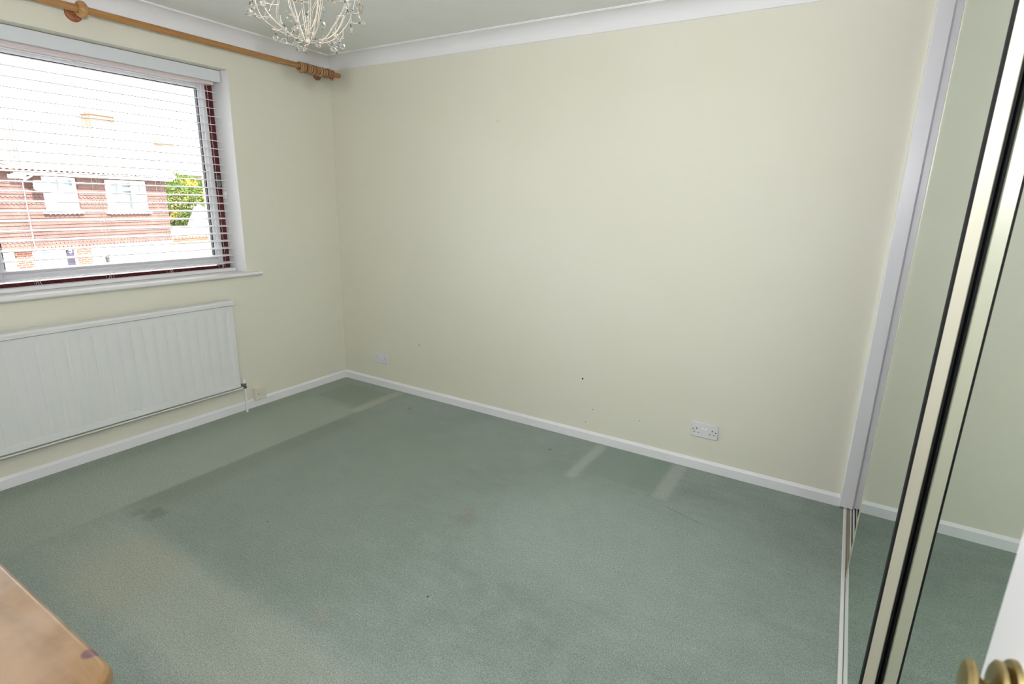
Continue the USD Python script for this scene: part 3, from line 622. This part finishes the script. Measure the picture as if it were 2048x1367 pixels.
obj("gable_wall", hw(prism([(-6.0, WTOP), (0, WTOP), (-3.6, WTOP + 1.75), (-6, WTOP + .7)], "x", S1 - .25, S1)), "brick", hs)
obj("lower_wall", [hbox(S0, S1, -6.0, -.06, GROUND, -0.58)], "render", hs)
# hanging tiles: real courses, bands of scalloped tiles
def hang_tiles(sa, sb, o, skip):
    V, F = [], []
    rng2 = np.random.default_rng(3); gauge = .1145; z = 1.93; row = 0
    while z > -.55:
        band = (0.96 < z < 1.34) or (-.50 < z < -.14)
        w = .135 if band else .165; s = sa - (w / 2 if row % 2 else 0)
        while s < sb:
            a, b2 = max(s + .0015, sa), min(s + w - .0015, sb); m_ = (a + b2) / 2
            if b2 - a > .03 and not any(q[0] - .02 < m_ < q[1] + .02 and q[2] - .05 < z < q[3] + .06 for q in skip):
                j = rng2.uniform(-.003, .003); flare = .10 * max(0, (-.30 - z) / .3) ** 1.5
                t0, t1 = o + .006 + flare * .6, o + .032 + j + flare
                if band: out = [(a, z), (b2, z), (b2, z - gauge * .72), (b2 - .028, z - gauge - .012), (a + .028, z - gauge - .012), (a, z - gauge * .72)]
                else: out = [(a, z), (b2, z), (b2, z - gauge - .012), (a, z - gauge - .012)]
                n = len(out); base = len(V)
                fo = [t0 + (t1 - t0) * (z - q[1]) / gauge for q in out]
                V += [(q[0], fo[i], q[1]) for i, q in enumerate(out)] + [(q[0], o - .001, q[1]) for q in out]
                F += [(base, base + i, base + i + 1) for i in range(1, n - 1)]
                F += [x for i in range(n) for x in ((base + i, base + n + i, base + (i + 1) % n), (base + (i + 1) % n, base + n + i, base + n + (i + 1) % n))]
            s += w
        z -= gauge; row += 1
    m = trimesh.Trimesh(V, F, process=False); return hw(m)
obj("hanging_tiles", hang_tiles(-2.60, S1, 0.0, (W1, W2)), "walltile", hs, kind="stuff")
WING_O = 0.16
obj("wing_wall", [hbox(S0, -2.60, 0, WING_O, -.6, 1.9)], "walltile", hs)
obj("wing_tiles", hang_tiles(-5.2, -2.60, WING_O, ()), "walltile", hs, kind="stuff")
obj("soffit", hbox(-2.9, S1 + .08, 0, OV - .02, 1.87, 1.90), "extwhite", hs)
obj("fascia", hbox(-2.9, S1 + .10, OV - .03, OV, 1.85, 2.0, bevel=.004), "extwhite", hs)
def half_round(sa, sb):
    a = np.linspace(PI, 2 * PI, 9); o_ = [(OV + .058 + .055 * math.cos(t), 1.985 + .055 * math.sin(t)) for t in a]; i_ = [(OV + .058 + .049 * math.cos(t), 1.985 + .049 * math.sin(t)) for t in a[::-1]]
    return hw(prism(o_ + i_, "x", sa, sb))
obj("gutter", half_round(-2.75, S1 + .12), "gutter", hs, smooth=40)
for s in (-1.5, 0.2, 1.7): obj("gutter_bracket", hbox(s, s + .04, OV, OV + .12, 1.925, 1.99), "gutter", hs)
obj("drain_pipe", hw(trimesh.util.concatenate([tube([(-2.36, OV + .05, 1.93), (-2.40, OV + .03, 1.84), (-2.52, .10, 1.66), (-2.54, .07, 1.58), (-2.54, .07, -.42), (-2.54, .16, -.62), (-2.54, .10, -.8), (-2.54, .06, GROUND)], .034, 10)])), "gutter", hs, smooth=True)
# bargeboard and roof of the gabled wing on the left
obj("bargeboard", hw(prism([(-2.62, 1.80), (-2.62, 2.02), (-5.2, 4.05), (-5.2, 3.83)], "y", .28, .33)), "extwhite", hs)
obj("wing_gable", hw(prism([(-2.62, 1.82), (-5.2, 1.82), (-5.2, 3.8)], "y", 0.0, WING_O)), "walltile", hs)
obj("eaves_box", hbox(-3.0, -2.55, 0.05, OV, 1.72, 1.86, bevel=.004), "extwhite", hs)
# roof: felt deck with interlocking double-wave tiles, each a part
tp = math.tan(PITCH); dk = [(OV + .06, 2.0), (-3.7, 2.0 + tp * (3.7 + OV + .06)), (-7.6, 2.0), (-7.6, 1.9), (-3.7, 1.88 + tp * (3.7 + OV)), (OV + .06, 1.93)]
rf = obj("roof", hw(prism(dk, "x", -8.2, S1 + .16)), "rooftile", hs)
TW, TG = .37, .335
def pantile():
    n = 13; us = np.linspace(0, TW + .012, n); prof = .024 * np.cos(us / TW * 4 * PI) + .026
    V, F = [], []
    for v_, lift in ((0.0, .020), (TG + .05, .0)):
        for dz in (0, -.016):
            V += [(u, v_, h + lift + dz) for u, h in zip(us, prof)]
    A, B, C, D = 0, n, 2 * n, 3 * n
    for i in range(n - 1):
        F += [(A + i, A + i + 1, C + i + 1), (A + i, C + i + 1, C + i), (B + i, A + i + 1, A + i), (B + i, B + i + 1, A + i + 1)]
    return np.array(V), np.array(F)
tv, tf_ = pantile(); extra = []
cols = [S1 + .16 - TW * (k + 1) for k in range(30)]; ncount = 0
for row in range(13):
    for s in cols:
        v0 = row * TG - .02
        along = tv[:, 1] + v0
        o_ = OV + .085 - along * math.cos(PITCH) + tv[:, 2] * math.sin(PITCH); z_ = 1.995 + along * math.sin(PITCH) + tv[:, 2] * math.cos(PITCH)
        mm = hw(trimesh.Trimesh(np.c_[s + tv[:, 0], o_, z_], tf_[:, [0, 2, 1]], process=False))
        if s > -3.9: obj("roof_tile", mm, "rooftile", rf)
        else: extra.append(mm)
obj("roof_tiles", extra, "rooftile", rf, kind="stuff")
obj("verge_board", hw(prism([(OV + .1, 1.96), (-3.7, 1.96 + tp * (3.7 + OV + .1)), (-3.7, 2.12 + tp * (3.7 + OV + .1)), (OV + .1, 2.08)], "x", S1 + .16, S1 + .19)), "extwhite", hs)
# windows of the house
def house_window(q, lights, label):
    s0, s1, z0, z1 = q
    wn = obj("window_frame", [hbox(s0, s1, -.02, .07, z0, z0 + .09, bevel=.006), hbox(s0, s1, -.02, .07, z1 - .10, z1, bevel=.006), hbox(s0, s0 + .10, -.02, .07, z0, z1, bevel=.006), hbox(s1 - .10, s1, -.02, .07, z0, z1, bevel=.006)]
             + [hbox(a, a + .14, -.02, .07, z0, z1, bevel=.006) for a in lights["mull"]] + [hbox(a, b2, -.02, .068, zz, zz + .13, bevel=.006) for a, b2, zz in lights["trans"]], "extwhite", hs, label=label)
    for (a, b2, c_, d_) in lights["panes"]: obj("pane", hbox(a, b2, -.012, .0, c_, d_), "extglass", wn)
    for poly in lights["curtains"]: obj("curtain", hw(prism(poly, "y", .002, .012)), "curtain", wn)
    obj("sill_flashing", hw(prism([(.0, z0 + .01), (.10, z0 - .01), (.11, z0 - .06), (.03, z0 - .05), (0, z0 - .05)], "x", s0 - .12, s1 + .12)), "extwhite", wn)
    obj("flashing_roll", [hw(tube([(s, .10, z0 - .02), (s, .112, z0 - .085)], .020, 6)) for s in np.arange(s0 + .05, s1, .165)], "extwhite", wn)
house_window(W1, {"mull": [-1.36], "trans": [(-1.23, -.88, 1.42)], "panes": [(-1.81, -1.35, .71, 1.74), (-1.23, -.88, .71, 1.74)],
                  "curtains": [[(-1.80, .72), (-1.80, 1.73), (-1.52, 1.73), (-1.50, 1.2), (-1.44, .72)], [(-1.22, .72), (-1.22, 1.41), (-.9, 1.41), (-.9, .72)]]}, "white two-light window with pale curtains")
house_window(W2, {"mull": [.82, 1.37], "trans": [(.95, 1.38, 1.42)], "panes": [(.42, .83, .68, 1.72), (.95, 1.38, .68, 1.72), (1.5, 1.91, .68, 1.72)],
                  "curtains": [[(.43, .9), (.43, 1.7), (.58, 1.7), (.80, .95), (.66, .95)], [(.96, .70), (.96, 1.4), (1.12, 1.0), (1.25, .70)], [(1.78, .69), (1.80, 1.71), (1.90, 1.71), (1.90, .69)]]}, "white three-light window")
sd_ = obj("flood_light", hbox(-2.33, -1.98, .22, .40, 1.36, 1.68, bevel=.04), "extwhite", hs)
obj("light_bracket", hbox(-2.2, -2.1, 0.0, .24, 1.46, 1.52), "gutter", sd_)
# ground floor: brick piers, garage door, front door, window, lamp
obj("brick_pier", hbox(-1.13, -.60, -.08, .03, GROUND, -.60), "brick", hs)
obj("brick_pier", hbox(-3.1, -2.62, -.08, .03, GROUND, -.60), "brick", hs)
obj("front_door", hbox(-1.46, -1.22, -.08, .0, GROUND, -.62), "darkdoor", hs)
t5 = meshkit.text_mesh("5", .17, .012, True); v = t5.vertices; five = trimesh.Trimesh(np.c_[-1.42 + v[:, 0], .001 + v[:, 2], -.84 + v[:, 1]], t5.faces, process=False)
obj("house_number", hw(five), "extwhite", hs, label="white door number 5")
obj("door_frame", hbox(-1.22, -1.13, -.08, .02, GROUND, -.60), "extwhite", hs)
obj("side_window", hbox(-2.24, -2.02, -.07, -.045, -1.35, -.74), "extglass", hs)
gd = obj("garage_door", [hbox(-.45, 2.75, -.07, -.02, GROUND, -.72)], "extwhite", hs)
obj("door_rib", [hbox(s, s + .02, -.021, -.008, GROUND, -.74) for s in np.arange(-.4, 2.75, .13)], "extwhite", gd)
obj("render_band", hbox(-2.6, S1 + .02, -.05, .03, -.72, -.62), "render", hs)
obj("wall_lantern", [hw(lathe([(0, 0), (.05, .02), (.075, .22), (.09, .23), (.02, .30), (0, .31)], (-.12, .14, -1.33), (0, 0, 1), 8)), hw(tube([(-.12, -.06, -1.1), (-.12, .06, -1.0), (-.12, .14, -1.02)], .012, 6))], "lamp_black", hs)
# garage beside the house
ga = thing("brick_garage", "low pale brick garage with tiled roof to the right of the house", "garage", tuple(HP + FD * 5.5 + np.array([0, 0, GROUND])))
obj("garage_wall", hbox(3.15, 8.5, -3.2, -.5, GROUND, -.60), "palebrick", ga)
obj("garage_roof", hw(prism([(-.30, -.60), (-2.0, -.20), (-3.7, -.60)], "x", 3.05, 8.6)), "rooftile", ga)
obj("eaves_tiles", [hw(lathe([(0, 0), (.05, 0), (.05, .3), (0, .3)], (s, -.25, -.57), (0, -1, .2), 8)) for s in np.arange(3.1, 8.5, .19)], "rooftile", ga, kind="stuff")
# white gabled shed roof behind the garage
sh = thing("white_shed", "white gabled end wall in front of the green tree", "outbuilding", tuple(HP + FD * 10.3 - HN * 5.9 + np.array([0, 0, GROUND])))
obj("shed_wall", hw(prism([(9.95, GROUND), (9.95, -.52), (10.62, .62), (12.6, -.55), (12.6, GROUND)], "y", -6.5, -6.2)), "extwhite", sh)
obj("shed_verge", hw(prism([(9.82, -.60), (10.6, .75), (12.75, -.50), (12.72, -.62), (10.6, .60), (9.92, -.55)], "y", -6.25, -6.05)), "extwhite", sh)
# garden tree
tc = HP + FD * 13.3 - HN * 9.8
tr_ = thing("garden_tree", "bright yellow-green garden tree to the right of the house", "tree", (tc[0], tc[1], GROUND))
obj("trunk", tube([(tc[0], tc[1], GROUND), (tc[0] + .1, tc[1], GROUND + 1.5), (tc[0], tc[1] + .1, GROUND + 3.2)], [.16, .12, .06], 10), "bark", tr_, smooth=True)
def crown():
    rg = np.random.default_rng(5); N = 15000; c_ = np.array([tc[0], tc[1], .45])
    dirs = rg.normal(size=(N, 3)); dirs /= np.linalg.norm(dirs, axis=1, keepdims=True)
    lump = .72 + .5 * meshkit.fbm(dirs * 2.3 + 5, 3, 2); rad = lump[:, None] * (.55 + .45 * rg.random((N, 1)) ** .4)
    p = c_ + dirs * rad * np.array([1.9, 3.1, 2.2])
    a = rg.normal(size=(N, 3)); a /= np.linalg.norm(a, axis=1, keepdims=True); b_ = np.cross(a, rg.normal(size=(N, 3))); b_ /= np.linalg.norm(b_, axis=1, keepdims=True)
    L = rg.uniform(.07, .14, (N, 1)); nrm = np.cross(a, b_)
    V = np.stack([p - a * L, p + b_ * L * .45 + nrm * .012, p + a * L, p - b_ * L * .45 + nrm * .012], 1).reshape(-1, 3); i = np.arange(N)[:, None] * 4
    return trimesh.Trimesh(V, np.vstack([i + [0, 1, 2], i + [0, 2, 3]]), process=False)
obj("foliage", crown(), "leaf", tr_, kind="stuff")
# houses further behind
fh = thing("far_house", "pale roofed house behind the garden tree", "house", tuple(HP - HN * 25 + FD * 24 + np.array([0, 0, GROUND])))
obj("house_wall", hbox(17.6, 38, -32, -20.4, GROUND, 2.85), "palebrick", fh)
obj("house_roof", hw(prism([(-20, 2.95), (-26, 5.6), (-32.4, 2.95)], "x", 17.2, 38.4)), "rooftile", fh)
obj("eaves_gutter", hbox(17.2, 38.4, -20.05, -19.9, 2.88, 2.98), "gutter", fh)
fs_ = obj("chimney", [hbox(26.3, 27.6, -26.7, -25.7, 4.6, 6.2), hbox(26.2, 27.7, -26.8, -25.6, 5.75, 5.9)], "palebrick", fh)
bh = thing("chimney_house", "house with a tall brick chimney rising behind the nearest pantiled roof", "house", tuple(HP - HN * 18 + FD * 12 + np.array([0, 0, GROUND])))
obj("house_wall", hbox(8.5, 15.5, -20, -13.4, GROUND, 2.5), "palebrick", bh)
obj("house_roof", hw(prism([(-13, 2.4), (-16.5, 4.55), (-20.4, 2.4)], "x", 8.2, 15.8)), "rooftile", bh)
cs = obj("chimney", [hbox(12.45, 13.95, -16.9, -15.9, 3.9, 6.35), hbox(12.37, 14.03, -17, -15.8, 5.95, 6.08), hbox(12.32, 14.08, -17.05, -15.75, 6.2, 6.36)], "palebrick", bh)
for s_ in (12.95, 13.45): obj("chimney_pot", hw(lathe([(0, 0), (.19, 0), (.14, .55), (.17, .60), (.12, .60), (0, .55)], (s_, -16.4, 6.34), (0, 0, 1), 12)), "rooftile", cs)
